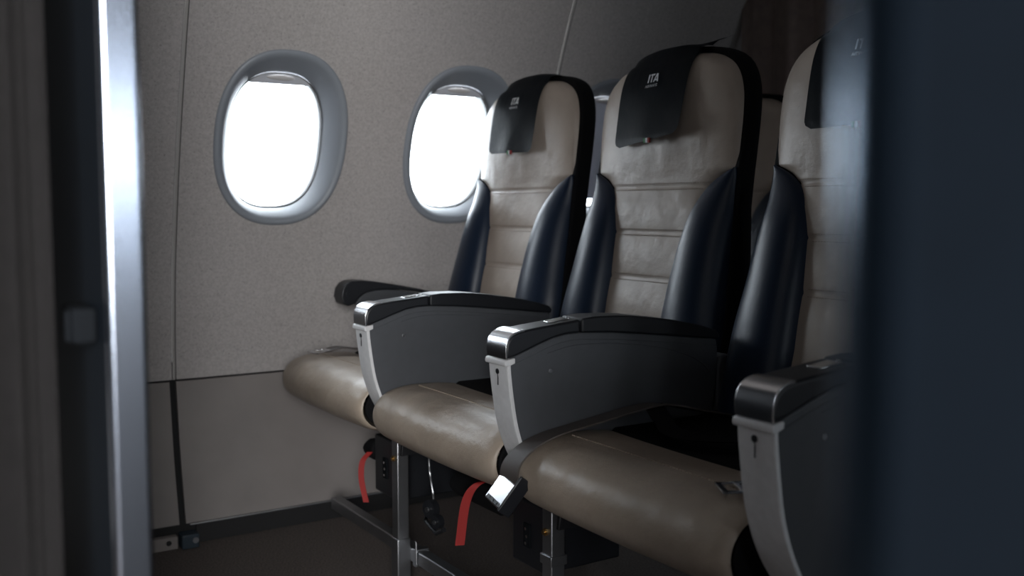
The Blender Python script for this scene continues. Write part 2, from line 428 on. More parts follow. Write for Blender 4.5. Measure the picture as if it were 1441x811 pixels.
def head_front(u, z):
    """front surface of the cream panel (X) at lateral u, height z"""
    x = XF(z); w = W(z); s = u/max(w, 1e-3)
    k = min(1, max(0, (z-.83)/.10)); k = k*k*(3-2*k)
    x -= k*.010*(1-min(1, s*s))
    x += min(1, max(0, (z-.80)/.06))*.014*min(1, abs(s))**7
    if z < SEAMS[0] + .06:
        for zs in SEAMS: x += .0022*math.exp(-((z-zs)/.003)**2)
        if z < SEAMS[0]:
            edges = [SEAMS[0], SEAMS[1], SEAMS[2], .57, .44]
            for a, b in zip(edges, edges[1:]):
                if b <= z <= a: x -= .0035*math.sin(PI*(a-z)/(a-b))*(1-.5*s*s)
    return x

def cream_panel():
    bm = bmesh.new()
    zs = [.44 + .012*i for i in range(12)]
    z = .585
    while z < .83: zs.append(z); z += .0045
    z = .83
    while z < .90: zs.append(z); z += .0035
    z = .90
    while z < 1.05: zs.append(z); z += .01
    zs += [1.05, 1.058, 1.066, 1.073, 1.079, 1.085, 1.090, 1.094, 1.097, 1.0995]
    rows = []; nc = 40
    for z in zs:
        w = W(z); row = []
        x1 = head_front(w, z)
        row.append((x1 + .022 - X0, w+.0005, z))
        for k in range(nc+1):
            u = w*(-1 + 2*k/nc)
            row.append((head_front(u, z) - X0, -u, z))
        row.append((x1 + .022 - X0, -w-.0005, z))
        rows.append(row)
    top = [(p[0] + .012, p[1]*.9, p[2] + .0008) for p in rows[-1]]
    rows.append(top)
    add_grid(bm, rows)
    # two rows of thread beside each seam, standing on the surface
    for zs_, (dz1, dz2) in zip(SEAMS, ((.006, -.006), (.006, -.006), (.006, -.006))):
        for dz in (dz1, dz2):
            w = W(zs_+dz) - .012; n = int(2*w/.0058)
            for k in range(n):
                u = -w + 2*w*(k+.5)/n; z = zs_+dz
                x = head_front(u, z) - X0
                add_box(bm, x-.0007, x+.0006, -u-.0019, -u+.0019, z-.0006, z+.0006, 1)
    return bm

def bolster(sg):
    bm = bmesh.new(); rows = []; n = 18
    zs = [.44 + (.874-.44)*(1-(1-i/54)**1.6) for i in range(55)]
    for z in zs:
        wi, wo, b = W(z)-.003, max(WO(z), W(z)+.0006), BO(z); r = []
        for k in range(n+1):
            th = PI*k/n; u = (wi+wo)/2 - (wo-wi)/2*math.cos(th)
            x = XF(z) + .008 - (b+.004)*math.sin(th)**.9 + .018*(k/n)**2*min(1, b/.03)
            r.append((x - X0, -sg*u, z))
        u = wo - .002
        r.append((XF(z) + .05 - X0, -sg*u, z))
        rows.append(r)
    add_grid(bm, rows); return bm

def back_shell():
    bm = bmesh.new(); rows = []
    zs = [.38 + .02*i for i in range(33)] + [1.03, 1.045, 1.058, 1.07, 1.081, 1.091, 1.099, 1.105, 1.110, 1.113]
    for z in zs:
        w = WS(z); xf = XS(z) + .010; xb = XS(z) + (.058 if z > .8 else .058 + .03*min(1, (.8-z)/.25))
        if z > 1.08: xb -= .012*((z-1.08)/.033)**2; xf += .006*((z-1.08)/.033)
        d = xb - xf; rc = min(.018, d*.45, w*.5); r = []
        for cx_, cy_, a0 in ((xb-rc, w-rc, 0), (xb-rc, -(w-rc), -90), (xf+rc*.4, -(w-rc*.4), -180), (xf+rc*.4, w-rc*.4, -270)):
            rr = rc if cx_ > xf + d*.5 else rc*.4
            for q in range(5):
                a = math.radians(a0 + 90 - 22.5*q)
                r.append((cx_ + rr*math.cos(a) - X0, cy_ + rr*math.sin(a), z))
        rows.append(r)
    V = add_grid(bm, rows, True); cap(bm, V[0]); cap(bm, V[-1]); return bm

CUSH = [(.930, .352), (.880, .350), (.835, .353), (.806, .363), (.788, .381), (.782, .402), (.787, .424), (.803, .442), (.828, .453), (.860, .458), (.90, .4575), (.945, .453)]
def cushion_nose():
    """cream front part of the cushion: a rolled nose swept across the seat"""
    bm = bmesh.new(); rows = []
    path = smooth_path([(x, 0, z) for x, z in CUSH], 5)
    us = [-.2235, -.223, -.2205, -.2155, -.2075, -.195] + [-.172 + .344*i/16 for i in range(17)] + [.195, .2075, .2155, .2205, .223, .2235]
    cx_, cz_ = .88, .405
    for u in us:
        e = max(0, (abs(u)-.193)/.0305); sc = 1 - .11*(1-math.sqrt(max(0, 1-e*e)))
        crown = 1 + .025*(1-(u/.2235)**2)
        r = []
        for p in path:
            x = cx_ + (p.x-cx_)*(sc if p.x < cx_ else 1)*1.0
            if p.x < .85: x -= .006*(1-(u/.2235)**2)
            z = cz_ + (p.z-cz_)*sc*crown
            if p.z > .44 and p.x > .9: x += .012*(u/.2235)**2
            r.append((x - X0, -u, z))
        rows.append(r)
    add_grid(bm, rows)
    # decorative seam along the nose
    for k in range(56):
        u = -.185 + .37*(k+.5)/56
        z = .4598 + .001*(1-(u/.2235)**2); add_box(bm, .868-X0, .8695-X0, -u-.0022, -u+.0022, z-.0012, z+.0003, 1)
    return bm

def cushion_end(sg):
    bm = bmesh.new(); path = smooth_path([(x, 0, z) for x, z in CUSH], 3)
    pts = [(.88 + (p.x-.88)*.82 - X0, .405 + (p.z-.405)*.80) for p in path] + [(1.24-X0, .44), (1.24-X0, .36)]
    add_prism(bm, pts, -sg*.2155, -sg*.2225); return bm

def seat_insert():
    bm = bmesh.new(); rows = []
    for i in range(15):
        x = .938 + (1.262-.938)*i/14; r = []
        for k in range(21):
            u = -.212 + .424*k/20; s = u/.212
            z = .4535 - .012*math.sin(PI*min(1, i/9))*(1-s*s) + .012*max(0, (i-9)/5)
            if i == 0: z -= .014
            r.append((x + .012*s*s*(1-i/14) - X0, -u, z))
        rows.append(r)
    add_grid(bm, rows)
    add_box(bm, .95-X0, 1.262-X0, -.209, .209, .352, .425)
    return bm

def make_seat():
    root = thing('airline_seat', (X0, 2.015, 0), '', 'seat')
    bp_ = link_mesh('backrest', cream_panel(), [M['cream'], M['thread']], root, angle=70)
    for sg in (-1, 1): link_mesh('side_bolster', bolster(sg), M['navy'], root, angle=80)
    link_mesh('back_shell', back_shell(), M['shell'], root, angle=50)
    c = link_mesh('seat_cushion', cushion_nose(), [M['cushion'], M['cushion']], root, angle=70)
    for sg in (-1, 1): link_mesh('cushion_end', cushion_end(sg), M['insert'], c, bevel=.002)
    link_mesh('seat_insert', seat_insert(), M['insert'], root, angle=40)
    return root

YC = [2.015, 1.513, 1.011]
FRONT_LABELS = ['cream and navy window seat of the front row, nearest the wall with the windows',
                'cream and navy middle seat of the front row, between two tall-sided chrome-tipped armrests',
                'cream and navy aisle seat of the front row, loose belt draped over its cushion edge']
s0 = make_seat(); s0['label'] = FRONT_LABELS[0]; s0['group'] = 'front row seats'
for i in (1, 2): dup(s0, (X0, YC[i], 0), FRONT_LABELS[i], 'front row seats')
ROW2 = .69
for i in (0, 1):
    dup(s0, (X0+ROW2, YC[i], 0), ('second row seat glimpsed in the gap between the aisle seat and the middle seat' if i == 0 else
        'second row seat standing directly behind the front row middle seat'), 'second row seats')

# ------------------------------------------------------------------ headrest covers with the printed logo
def cover_pt(u, z, uc, flare):
    zt = min(z, 1.099)
    x = head_front(u, zt) if abs(u) < W(zt)*.97 else XF(zt) - .004
    t = min(1, max(0, (1.09-z)/.15))
    d = .005 + .010*t + flare*t**2*max(0, (u-uc)/.1)**1.5 + .006*t*t*math.exp(-((u-uc)/.05)**2)
    return (x - d, -u, z)

GL = {'I': [[(.0, 0), (.22, 0), (.22, 1), (.0, 1)]],
      'T': [[(.56, 0), (.76, 0), (.76, .81), (1.06, .81), (1.12, 1), (.36, 1), (.36, .81), (.56, .81)]],
      'A': [[(.98, 0), (1.20, 0), (1.50, .70), (1.50, 1), (1.36, 1)], [(1.50, 1), (1.50, .70), (1.66, 0), (1.88, 0), (1.64, 1)], [(1.30, .16), (1.36, .34), (1.56, .34), (1.60, .16)]]}
def text_tris(body):
    cu = bpy.data.curves.new('lettering', 'FONT'); cu.body = body; cu.size = 1; cu.align_x = 'CENTER'; cu.resolution_u = 2
    o = bpy.data.objects.new('lettering', cu); col.objects.link(o)
    dg = bpy.context.evaluated_depsgraph_get(); me = bpy.data.meshes.new_from_object(o.evaluated_get(dg))
    vs = [tuple(v.co) for v in me.vertices]; fs = [tuple(p.vertices) for p in me.polygons]
    bpy.data.objects.remove(o); bpy.data.curves.remove(cu); bpy.data.meshes.remove(me)
    return vs, fs
AIR = text_tris('AIRWAYS')

def headrest_cover(yc, label, uc=-.010, bottom=.931, flare=.008, lift=False, logo_u=None, tilt=.0):
    root = thing('headrest_cover', (1.31, yc, 1.0), label, 'headrest cover', 'headrest covers')
    ox, oz = 1.31, 1.0
    def loc(p): return (p[0]-ox, p[1], p[2]-oz)
    bm = bmesh.new(); rows = []
    hw = .098; rad = .016
    zs = [bottom + (1.085-bottom)*i/26 for i in range(27)]
    for z in zs:
        e = max(0, (bottom+rad-z)/rad); hh = hw - rad*(1-math.sqrt(max(0, 1-e*e)))
        hh += .010*(1-min(1, max(0, (z-bottom)/.15)))*0 + .004*((1.09-z)/.15)
        r = []
        for k in range(29):
            u = uc + hh*(-1 + 2*k/28)
            zz = z + tilt*(u-uc)*max(0, (1.09-z)/.15)
            r.append(loc(cover_pt(u, zz, uc, flare)))
        rows.append(r)
    # over the crown and a little way down behind; the crown height follows the seat's own outline
    for j, (dx, dz) in enumerate(((.004, .012), (.012, .0205), (.024, .025), (.038, .026), (.052, .022), (.062, .012), (.066, -.006), (.068, -.03))):
        r = []
        for k in range(29):
            u = uc + hw*(-1 + 2*k/28)
            drop = .055*max(0, abs(u)-.02)**2/.1**2*.30
            x, y, z = cover_pt(u, 1.085, uc, flare)
            zz = 1.092 + dz - drop if j < 7 else 1.092 + dz - drop
            if j == 0: zz = 1.0965 - drop*.6
            p = (x + dx + .004, y, zz)
            if lift and j in (4, 5, 6, 7) and u > uc + .045:
                q = (u-uc-.045)/.053
                p = (x + dx + .007*q*(j-3), y - .004*q, 1.118 - drop*(1-q) + .006*q + .004*q*(j-4))
            r.append(loc(p))
        rows.append(r)
    add_grid(bm, rows)
    r = bmesh.ops.solidify(bm, geom=list(bm.faces), thickness=.0035)
    link_mesh('cover_flap', bm, M['cover'], root, angle=60)
    # printed logo, laid on the flap
    lu = uc + .002 if logo_u is None else logo_u; lz = 1.046
    bm = bmesh.new(); sc = .0165
    def place(x, y, s, dz): 
        u = lu + (x)*s; z = lz + y*s + dz
        p = cover_pt(u, z + tilt*(u-uc)*max(0, (1.09-z)/.15), uc, flare)
        return loc((p[0]-.0042, p[1], p[2]))
    for polys in GL.values():
        for poly in polys:
            vs = [bm.verts.new(place(x-.80, y, sc, 0)) for x, y in poly]
            bm.faces.new(vs)
    vs = [bm.verts.new(place(v[0], v[1], .0082, -.0098)) for v in AIR[0]]
    for f in AIR[1]:
        try: bm.faces.new([vs[i] for i in f])
        except ValueError: pass
    bmesh.ops.triangulate(bm, faces=bm.faces)
    link_mesh('printed_logo', bm, M['logo'], root, smooth=False)
    # tricolour fabric tab at the lower hem
    p = Vector(loc(cover_pt(uc+.012, bottom+.004, uc, flare)))
    for i, m in enumerate((M['green'], M['logo'], M['red'])):
        bm = bmesh.new(); add_box(bm, p.x-.0045, p.x-.001, p.y-.003-.006*(i-1), p.y+.003-.006*(i-1), p.z-.008, p.z+.0015)
        tb = link_mesh('fabric_tab', bm, m, root, bevel=.0006)
        tb['label'] = ('green', 'white', 'red')[i] + ' fabric tab at the lower hem'
    return root
headrest_cover(YC[0], 'navy headrest cover on the window seat, in front of a bright window', tilt=-.02)
headrest_cover(YC[1], 'navy headrest cover on the middle seat, its rear corner sticking up', lift=True, flare=.016, tilt=.10)
headrest_cover(YC[2], 'navy headrest cover on the aisle seat, half hidden by the blurred divider', uc=-.018, bottom=.928)

# ------------------------------------------------------------------ armrests
FS = [(.777, .575), (.7775, .560), (.779, .545), (.783, .515), (.789, .480), (.797, .452), (.808, .425), (.822, .400), (.842, .372)]
TOPL = [(.792, .580), (.810, .586), (.836, .595), (.862, .603), (.888, .6072), (.915, .6075), (.971, .604), (1.029, .598), (1.105, .589), (1.199, .578)]
def L(pts): return [(x - X0, z) for x, z in pts]
def make_armrest(yc, label):
    root = thing('armrest', (X0, yc, 0), label, 'armrest', 'front row armrests')
    hw = .0265
    bm = bmesh.new()
    body = [(x+.004, z) for x, z in FS[::-1]] + [(.783, .577)] + TOPL + [(1.203, .560), (1.200, .50), (1.192, .44), (1.17, .40), (1.10, .385), (.95, .372)]
    add_prism(bm, L(body), -hw+.001, hw-.001)
    sp = link_mesh('side_panel', bm, M['panel'], root, bevel=.003)
    # raised mouldings on the faces that follow the upper edge and sweep down to the rear
    up1 = [(x, z-.011) for x, z in TOPL]; g2 = [(.850, .580), (.90, .5885), (.97, .587), (1.05, .577), (1.12, .560), (1.165, .540), (1.188, .520)]
    g3 = [(.845, .588), (.835, .57), (.838, .53), (.85, .48), (.87, .44), (.89, .42)]
    bm = bmesh.new()
    for sg in (-1, 1):
        for g in (up1, g2): add_tube(bm, [(p.x, sg*(hw-.0012), p.z) for p in smooth_path([(x-X0, 0, z) for x, z in g], 5)], .0011, 6)
    link_mesh('moulding', bm, M['panel'], root)
    for sg in (-1, 1):
        bm = bmesh.new(); add_cyl(bm, (.856-X0, sg*(hw-.002), .553), (0, sg, 0), .0036, .002)
        link_mesh('screw', bm, M['alu'], root, bevel=.0006)
    # pale front strip with two facets and a slotted screw hole
    bm = bmesh.new(); rows = []
    for p in smooth_path([(x, 0, z) for x, z in FS], 4):
        x, z = p.x - X0, p.z
        rows.append([(x+.006, -hw, z), (x+.001, -hw, z), (x, -hw+.0015, z), (x-.0012, 0.0008, z), (x-.0012, -.0008, z), (x, hw-.0015, z), (x+.001, hw, z), (x+.006, hw, z)])
    V = add_grid(bm, rows, True); cap(bm, V[0]); cap(bm, V[-1])
    st = link_mesh('front_strip', bm, M['strip'], root, angle=25)
    bm = bmesh.new(); add_cyl(bm, (.7790-X0, .0, .556), (-1, 0, -.05), .0042, .0034); add_cyl(bm, (.7790-X0, 0, .556), (-1, 0, -.05), .0018, .0042)
    add_box(bm, .7768-X0, .7778-X0, -.0007, .0007, .535, .553)
    link_mesh('screw', bm, M['blackplastic'], st)
    # lip under the chrome cap
    bm = bmesh.new(); add_prism(bm, L([(.7725, .5665), (.7715, .571), (.773, .5755), (.790, .578), (.790, .570), (.779, .5665)]), -hw-.0025, hw+.0025)
    link_mesh('lip', bm, M['strip'], root, bevel=.0015)
    # chrome cap
    bm = bmesh.new(); rows = []
    cp = smooth_path([(.7745, 0, .5765), (.7735, 0, .588), (.7745, 0, .598), (.779, 0, .608), (.787, 0, .6145), (.798, 0, .6183), (.808, 0, .6195)], 5)
    for i, p in enumerate(cp):
        t = (cp[min(i+1, len(cp)-1)] - cp[max(i-1, 0)]).normalized(); n = Vector((t.z, 0, -t.x))
        a = p - Vector((X0, 0, 0)); b = a + n*.003
        rows.append([(a.x, -hw-.001, a.z), (a.x, hw+.001, a.z), (b.x, hw+.001, b.z), (b.x, -hw-.001, b.z)])
    V = add_grid(bm, rows, True); cap(bm, V[0]); cap(bm, V[-1])
    link_mesh('chrome_cap', bm, M['chrome'], root, bevel=.0008)
    # hard black front top with the recline button, then the soft pad
    bm = bmesh.new()
    add_prism(bm, L([(.776, .578), (.7752, .590), (.777, .600), (.783, .609), (.792, .6145), (.806, .6178), (.830, .6205), (.862, .6235), (.911, .6285), (.911, .6073), (.888, .607), (.862, .603), (.836, .595), (.810, .586), (.792, .580)]), -hw, hw)
    fc = link_mesh('front_top', bm, M['blackplastic'], root, bevel=.004)
    bm = bmesh.new(); add_prism(bm, L([(.866, .6235), (.900, .6270), (.900, .6290), (.866, .6255)]), -.010, .010)
    link_mesh('recline_button', bm, M['steel'], fc, bevel=.001)
    bm = bmesh.new(); add_cyl(bm, (.906-X0, .0, .6275), (0, 0, 1), .003, .0022); link_mesh('button_pin', bm, M['steel'], fc)
    bm = bmesh.new()
    add_prism(bm, L([(.913, .6295), (.940, .6315), (.985, .6305), (1.02, .6275), (1.059, .6225), (1.10, .6165), (1.136, .6095), (1.17, .6015), (1.20, .592), (1.206, .584), (1.203, .5775), (1.105, .589), (1.029, .598), (.971, .604), (.913, .6075)]), -hw-.0015, hw+.0015)
    link_mesh('arm_pad', bm, M['armpad'], root, bevel=.006, seg=4)
    # pivot cover behind the panel
    bm = bmesh.new(); add_prism(bm, L([(1.206, .53), (1.212, .545), (1.225, .55), (1.245, .545), (1.25, .52), (1.25, .43), (1.206, .43)]), -hw+.003, hw-.003)
    link_mesh('pivot_cover', bm, M['panel'], root, bevel=.004)
    return root
a0 = make_armrest(1.7605, 'tall-sided armrest with chrome tip between the window seat and the middle seat')
dup(a0, (X0, 1.2595, 0), 'tall-sided armrest with chrome tip between the middle seat and the aisle seat')
dup(a0, (X0, .7395, 0), 'tall-sided chrome-tipped armrest on the aisle side, partly behind the blurred divider')

wa = thing('wall_armrest', (X0, 2.27, 0), 'slim black curved armrest against the wall beside the window seat', 'armrest')
bm = bmesh.new()
add_prism(bm, L([(.941, .585), (.9445, .604), (.955, .617), (.968, .6225), (.995, .6235), (1.04, .618), (1.09, .609), (1.15, .597), (1.21, .582), (1.21, .576), (1.15, .588), (1.10, .596), (1.061, .5995), (1.03, .5985), (1.005, .593), (.988, .582), (.975, .567), (.960, .562), (.947, .568)]), -.025, .025)
link_mesh('arm_top', bm, M['blackplastic'], wa, bevel=.004, seg=4)
bm = bmesh.new()
add_prism(bm, L([(.978, .566), (.990, .581), (1.006, .5915), (1.03, .597), (1.061, .598), (1.10, .5945), (1.20, .577), (1.21, .53), (1.20, .50), (1.10, .53)]), -.022, .022)
link_mesh('side_panel', bm, M['panel'], wa, bevel=.003)
bm = bmesh.new(); add_cyl(bm, (.962-X0, -.025, .592), (0, -1, 0), .009, .0015, 20); link_mesh('screw_cap', bm, M['blackplastic'], wa, bevel=.0005)

# ------------------------------------------------------------------ seat frame (legs, beams, luggage bar)
fr = thing('seat_support', (.87, 1.5, 0), 'metal support of posts, beams and a low luggage bar carrying the front row', 'seat support')
fx, fy = .87, 1.5
def FL(p): return (p[0]-fx, p[1]-fy, p[2])
def fbox(bm, x0, x1, y0, y1, z0, z1): add_box(bm, x0-fx, x1-fx, y0-fy, y1-fy, z0, z1)
for yp in (1.785, 1.245):
    bm = bmesh.new(); fbox(bm, .857, .883, yp-.013, yp+.013, .130, .335)
    lg = link_mesh('leg', bm, M['alu'], fr, bevel=.0025)
    bm = bmesh.new(); fbox(bm, .855, .885, yp-.015, yp+.015, .015, .135)
    link_mesh('leg_sleeve', bm, M['alu'], lg, bevel=.0025)
    bm = bmesh.new(); add_cyl(bm, FL((.857, yp+.002, .298)), (-1, 0, 0), .0062, .003, 8); add_cyl(bm, FL((.854, yp+.002, .298)), (-1, 0, 0), .0035, .003, 12)
    link_mesh('bolt', bm, M['brass'], lg)
    bm = bmesh.new(); add_cyl(bm, FL((.857, yp, .258-.0)), (-1, 0, 0), .0, .001) if False else fbox(bm, .8545, .8855, yp-.0155, yp+.0155, .246, .262)
    link_mesh('clamp_band', bm, M['alu'], lg, bevel=.0015) if yp < 1.5 else bm.free()
    bm = bmesh.new(); fbox(bm, .835, .905, yp-.014, yp+.014, 0, .016)
    link_mesh('floor_fitting', bm, M['darkbeam'], lg, bevel=.003)
    bm = bmesh.new(); add_tube(bm, [FL((1.13, yp, .335)), FL((1.22, yp, .20)), FL((1.32, yp, .015))], .014, 10)
    link_mesh('rear_leg', bm, M['darkbeam'], fr)
    bm = bmesh.new(); add_prism(bm, [(.855-fx, .31), (1.24-fx, .31), (1.26-fx, .43), (.90-fx, .395), (.86-fx, .35)], yp-.035-fy, yp-.027-fy)
    link_mesh('spreader', bm, M['darkbeam'], fr, bevel=.002)
bm = bmesh.new(); fbox(bm, .884, .909, .70, 2.19, .086, .114)
bar = link_mesh('luggage_bar', bm, M['alu'], fr, bevel=.003)
for yp in (1.752, 1.212):
    bm = bmesh.new(); fbox(bm, .8815, .9115, yp-.010, yp+.004, .082, .117); fbox(bm, .8810, .8825, yp-.013, yp-.008, .085, .135); 
    link_mesh('bar_clamp', bm, M['alu'], bar, bevel=.0015)
for x in (.93, 1.15):
    bm = bmesh.new(); add_tube(bm, [FL((x, .72, .333)), FL((x, 2.26, .333))], .019, 14)
    link_mesh('cross_beam', bm, M['darkbeam'], fr)

# ------------------------------------------------------------------ under-seat equipment
def equip(y0, y1, z0, z1, x0, label):
    root = thing('power_box', (x0, (y0+y1)/2, z0), label, 'power box', 'under-seat power boxes')
    yc = (y0+y1)/2
    bm = bmesh.new(); add_box(bm, 0, .16, y0-yc, y1-yc, 0, z1-z0)
    bd = link_mesh('housing', bm, M['blackplastic'], root, bevel=.004)
    bm = bmesh.new(); add_box(bm, -.003, .001, -.010, .010, (z1-z0)*.30, (z1-z0)*.66)
    sk = link_mesh('socket', bm, M['latch'], root, bevel=.001)
    for k in range(3):
        bm = bmesh.new(); zz = (z1-z0)*(.36+.11*k)
        add_cyl(bm, (-.003, .001 - .003*(k % 2), zz), (-1, 0, 0), .0028, .0015, 10)
        link_mesh('pin', bm, M['steel'], sk)
    bm = bmesh.new()
    for zz in (.12, .5, .82): add_cyl(bm, (.04, y0-yc, (z1-z0)*zz), (0, -1, 0), .003, .0012, 8) if zz == .5 else None
    link_mesh('side_screw', bm, M['darkbeam'], root)
    bm = bmesh.new(); add_box(bm, .06, .12, -.02, .02, z1-z0, z1-z0+.03); link_mesh('hanger', bm, M['darkbeam'], root)
    return root
equip(1.872, 1.984, .180, .305, .905, 'black under-seat box with small connectors, hanging below the window seat')
equip(1.322, 1.420, .195, .308, .905, 'black under-seat box with a white socket, beside the second leg below the aisle seat armrest')

def pull_tab(pts, wd, label, box, half):
    p0 = Vector(pts[0]); root = thing('life_vest_pouch', p0, label, 'life vest pouch', 'life vest pouches')
    bm = bmesh.new()
    x0, x1, y0, y1, zb = .015, .26, *box
    rows = []
    for i in range(7):
        z = zb + .045*i/6; e = .012*(1-math.sin(PI*i/6)); rows.append([(x, y, z) for x, y in ((x0+e, y0+e), (x1-e, y0+e), (x1-e, y1-e), (x0+e, y1-e))])
    V = add_grid(bm, rows, True); cap(bm, V[0]); cap(bm, V[-1])
    link_mesh('pouch', bm, M['insert'], root, bevel=.004)
    bm = bmesh.new(); add_ribbon(bm, smooth_path([Vector(p)-p0 for p in pts], 6), Vector(wd).normalized(), half, thick=.0007)
    link_mesh('pull_tab', bm, M['red'], root)['label'] = 'red webbing pull tab'
    return root
pull_tab([(.885, 1.965, .270), (.866, 1.962, .252), (.862, 1.960, .215), (.868, 1.950, .165)], (.8, -.6, 0), 'black pouch with a red pull tab hanging below the window seat', (.024, .075, -.03), .0062)
pull_tab([(.892, 1.462, .325), (.862, 1.470, .318), (.850, 1.485, .285), (.846, 1.500, .205)], (.75, -.66, .12), 'black pouch with a red pull tab hanging below the middle seat', (.005, .19, -.075), .0085)

cb = thing('recline_cable', (.88, 1.68, .34), 'thin grey control cable running to a dark lever under the middle seat', 'cable')
o3 = Vector((.88, 1.68, .34))
bm = bmesh.new(); add_tube(bm, [Vector(p)-o3 for p in smooth_path([(.90, 1.715, .36), (.885, 1.688, .30), (.885, 1.675, .255), (.886, 1.672, .235)], 6)], .0022, 8)
link_mesh('cable', bm, M['alu'], cb)
bm = bmesh.new()
add_cyl(bm, Vector((.885, 1.67, .222))-o3, (-1, -.2, 0), .018, .014, 20); add_cyl(bm, Vector((.885, 1.645, .203))-o3, (-1, -.2, 0), .013, .012, 20)
add_tube(bm, [Vector(p)-o3 for p in ((.885, 1.69, .23), (.882, 1.70, .19), (.885, 1.66, .175), (.885, 1.63, .19))], .005, 8)
link_mesh('lever', bm, M['blackplastic'], cb)
bm = bmesh.new()
add_cyl(bm, Vector((.870, 1.667, .222))-o3, (-1, -.2, 0), .005, .004, 10); add_cyl(bm, Vector((.872, 1.642, .203))-o3, (-1, -.2, 0), .004, .003, 10)
link_mesh('lever_bolt', bm, M['alu'], cb)

# ------------------------------------------------------------------ seat belts
def buckle_tongue(bm, w=.024, l=.05):
    """open steel tongue frame in local X (length) / Y (width)"""
    t = .0016
    for y in (-w, w-.007): add_box(bm, 0, l, y, y+.007, -t, t)
    add_box(bm, 0, .008, -w, w, -t, t); add_box(bm, l-.008, l, -w, w, -t, t); add_box(bm, .024, .030, -w, w, -t, t)
# window seat: steel tongue on the cushion's wall-side edge, webbing going back
sb = thing('seat_belt', (.850, 2.155, .461), 'seat belt end with a flat steel tongue lying on the window seat cushion', 'seat belt', 'seat belts')
bm = bmesh.new(); buckle_tongue(bm, .021, .044)
tg = link_mesh('tongue', bm, M['steel'], sb, bevel=.0008); tg.rotation_euler = (0, math.radians(-4), math.radians(12)); tg.location = (-.022, -.004, .0085)
bm = bmesh.new(); add_ribbon(bm, smooth_path([(.014, .002, .010), (.05, .010, .014), (.10, .012, .006), (.17, .015, .000), (.30, .018, .004)], 5), (0, 1, 0), .022, thick=.001)
link_mesh('webbing', bm, M['webbing'], sb)
# aisle seat: strap over the cushion's edge with the buckle hanging in front of the nose
sb = thing('seat_belt', (.80, 1.205, .46), 'seat belt draped over the left front edge of the aisle seat, bright steel buckle hanging', 'seat belt', 'seat belts')
o4 = Vector((.80, 1.205, .46))
path = [(1.20, 1.196, .452), (1.12, 1.197, .470), (1.05, 1.197, .487), (1.00, 1.198, .487), (.94, 1.199, .479), (.88, 1.20, .471), (.83, 1.202, .463), (.795, 1.206, .449), (.773, 1.210, .429), (.767, 1.212, .410), (.772, 1.213, .398)]
bm = bmesh.new(); add_ribbon(bm, [p - o4 for p in smooth_path(path, 6)], Vector((0, 1, -.12)).normalized(), .024, thick=.0013)
link_mesh('webbing', bm, M['webbing'], sb)
bm = bmesh.new(); add_box(bm, -.008, .008, -.026, .026, -.038, .006)
bk_ = link_mesh('buckle', bm, M['steel'], sb, bevel=.003); bk_.location = Vector((.770, 1.214, .395)) - o4; bk_.rotation_euler = (math.radians(10), math.radians(36), math.radians(0))
bm = bmesh.new(); add_box(bm, -.0085, -.004, -.020, .020, -.036, -.030)
for y in (-.012, 0, .012): add_cyl(bm, (-.0085, y, -.033), (-1, 0, 0), .0016, .001, 8)
link_mesh('buckle_slot', bm, M['blackplastic'], bk_)
bm = bmesh.new(); add_box(bm, -.012, .012, -.0305, -.026, -.040, .020)
link_mesh('buckle_side', bm, M['blackplastic'], bk_, bevel=.002)
# crumpled dark webbing in the corner behind
bm = bmesh.new(); add_ribbon(bm, [p - o4 for p in smooth_path([(1.02, 1.185, .489), (1.0, 1.14, .478), (.985, 1.10, .468), (1.02, 1.06, .462), (1.10, 1.02, .458)], 6)], Vector((1, .25, .05)).normalized(), .022, thick=.001)
link_mesh('loose_end', bm, M['insert'], sb)
sb = thing('seat_belt', (.85, .855, .459), 'seat belt tongue lying flat on the aisle seat cushion beside the aisle armrest', 'seat belt', 'seat belts')
bm = bmesh.new(); buckle_tongue(bm, .022, .042)
tg = link_mesh('tongue', bm, M['steel'], sb, bevel=.0008); tg.location = (-.012, 0, .006); tg.rotation_euler = (0, 0, math.radians(-30))
bm = bmesh.new(); add_ribbon(bm, smooth_path([(.015, -.008, .006), (.06, -.035, .008), (.14, -.055, .004), (.30, -.065, .002)], 5), Vector((.3, 1, 0)).normalized(), .020, thick=.001)
link_mesh('webbing', bm, M['insert'], sb)

# ------------------------------------------------------------------ dividers and curtains
def divider(y_edge, y_far, sgn, label, prof=None):
    """panel across the cabin with a half-round metal edge; sgn +1: runs to +Y"""
    root = thing('cabin_divider', (.15, y_edge, 0), label, 'divider')
    r = .0125
    bm = bmesh.new()
    ys = y_edge + sgn*.012
    if prof:
        zs = [0, .05, .21, .383, .62, .95, 1.25, 1.40, 1.56, 1.68, 1.80, 1.9]
        pts = [(ys, 0), (ys, 1.9)] + [(min(y_far, (PROF_UP(z) if z > .385 else PROF_LO(z))-.003), z) for z in zs[::-1]]
    else:
        zs = [0, .05, .21, .383, .62, .95, 1.25, 1.40, 1.56, 1.68, 1.80, 1.9]
        pts = [(ys, 0), (ys, 1.9)] + [(max(y_far, PORT-(PROF_UP(z) if z > .385 else PROF_LO(z))+.003), z) for z in zs[::-1]]
    a = [bm.verts.new((-.0115, y-y_edge, z)) for y, z in pts]; b = [bm.verts.new((.0115, y-y_edge, z)) for y, z in pts]
    for i in range(len(pts)): bm.faces.new((a[i], a[(i+1) % len(pts)], b[(i+1) % len(pts)], b[i]))
    bm.faces.new(a); bm.faces.new(b[::-1])
    link_mesh('panel', bm, M['divider'], root, smooth=False)
    return root
dl = divider(.75, 2.40, 1, 'dark navy cabin divider with a bright metal edge, at the window side of the aisle', True)
bm = bmesh.new(); rows = []                              # flat-faced edge trim with rounded corners
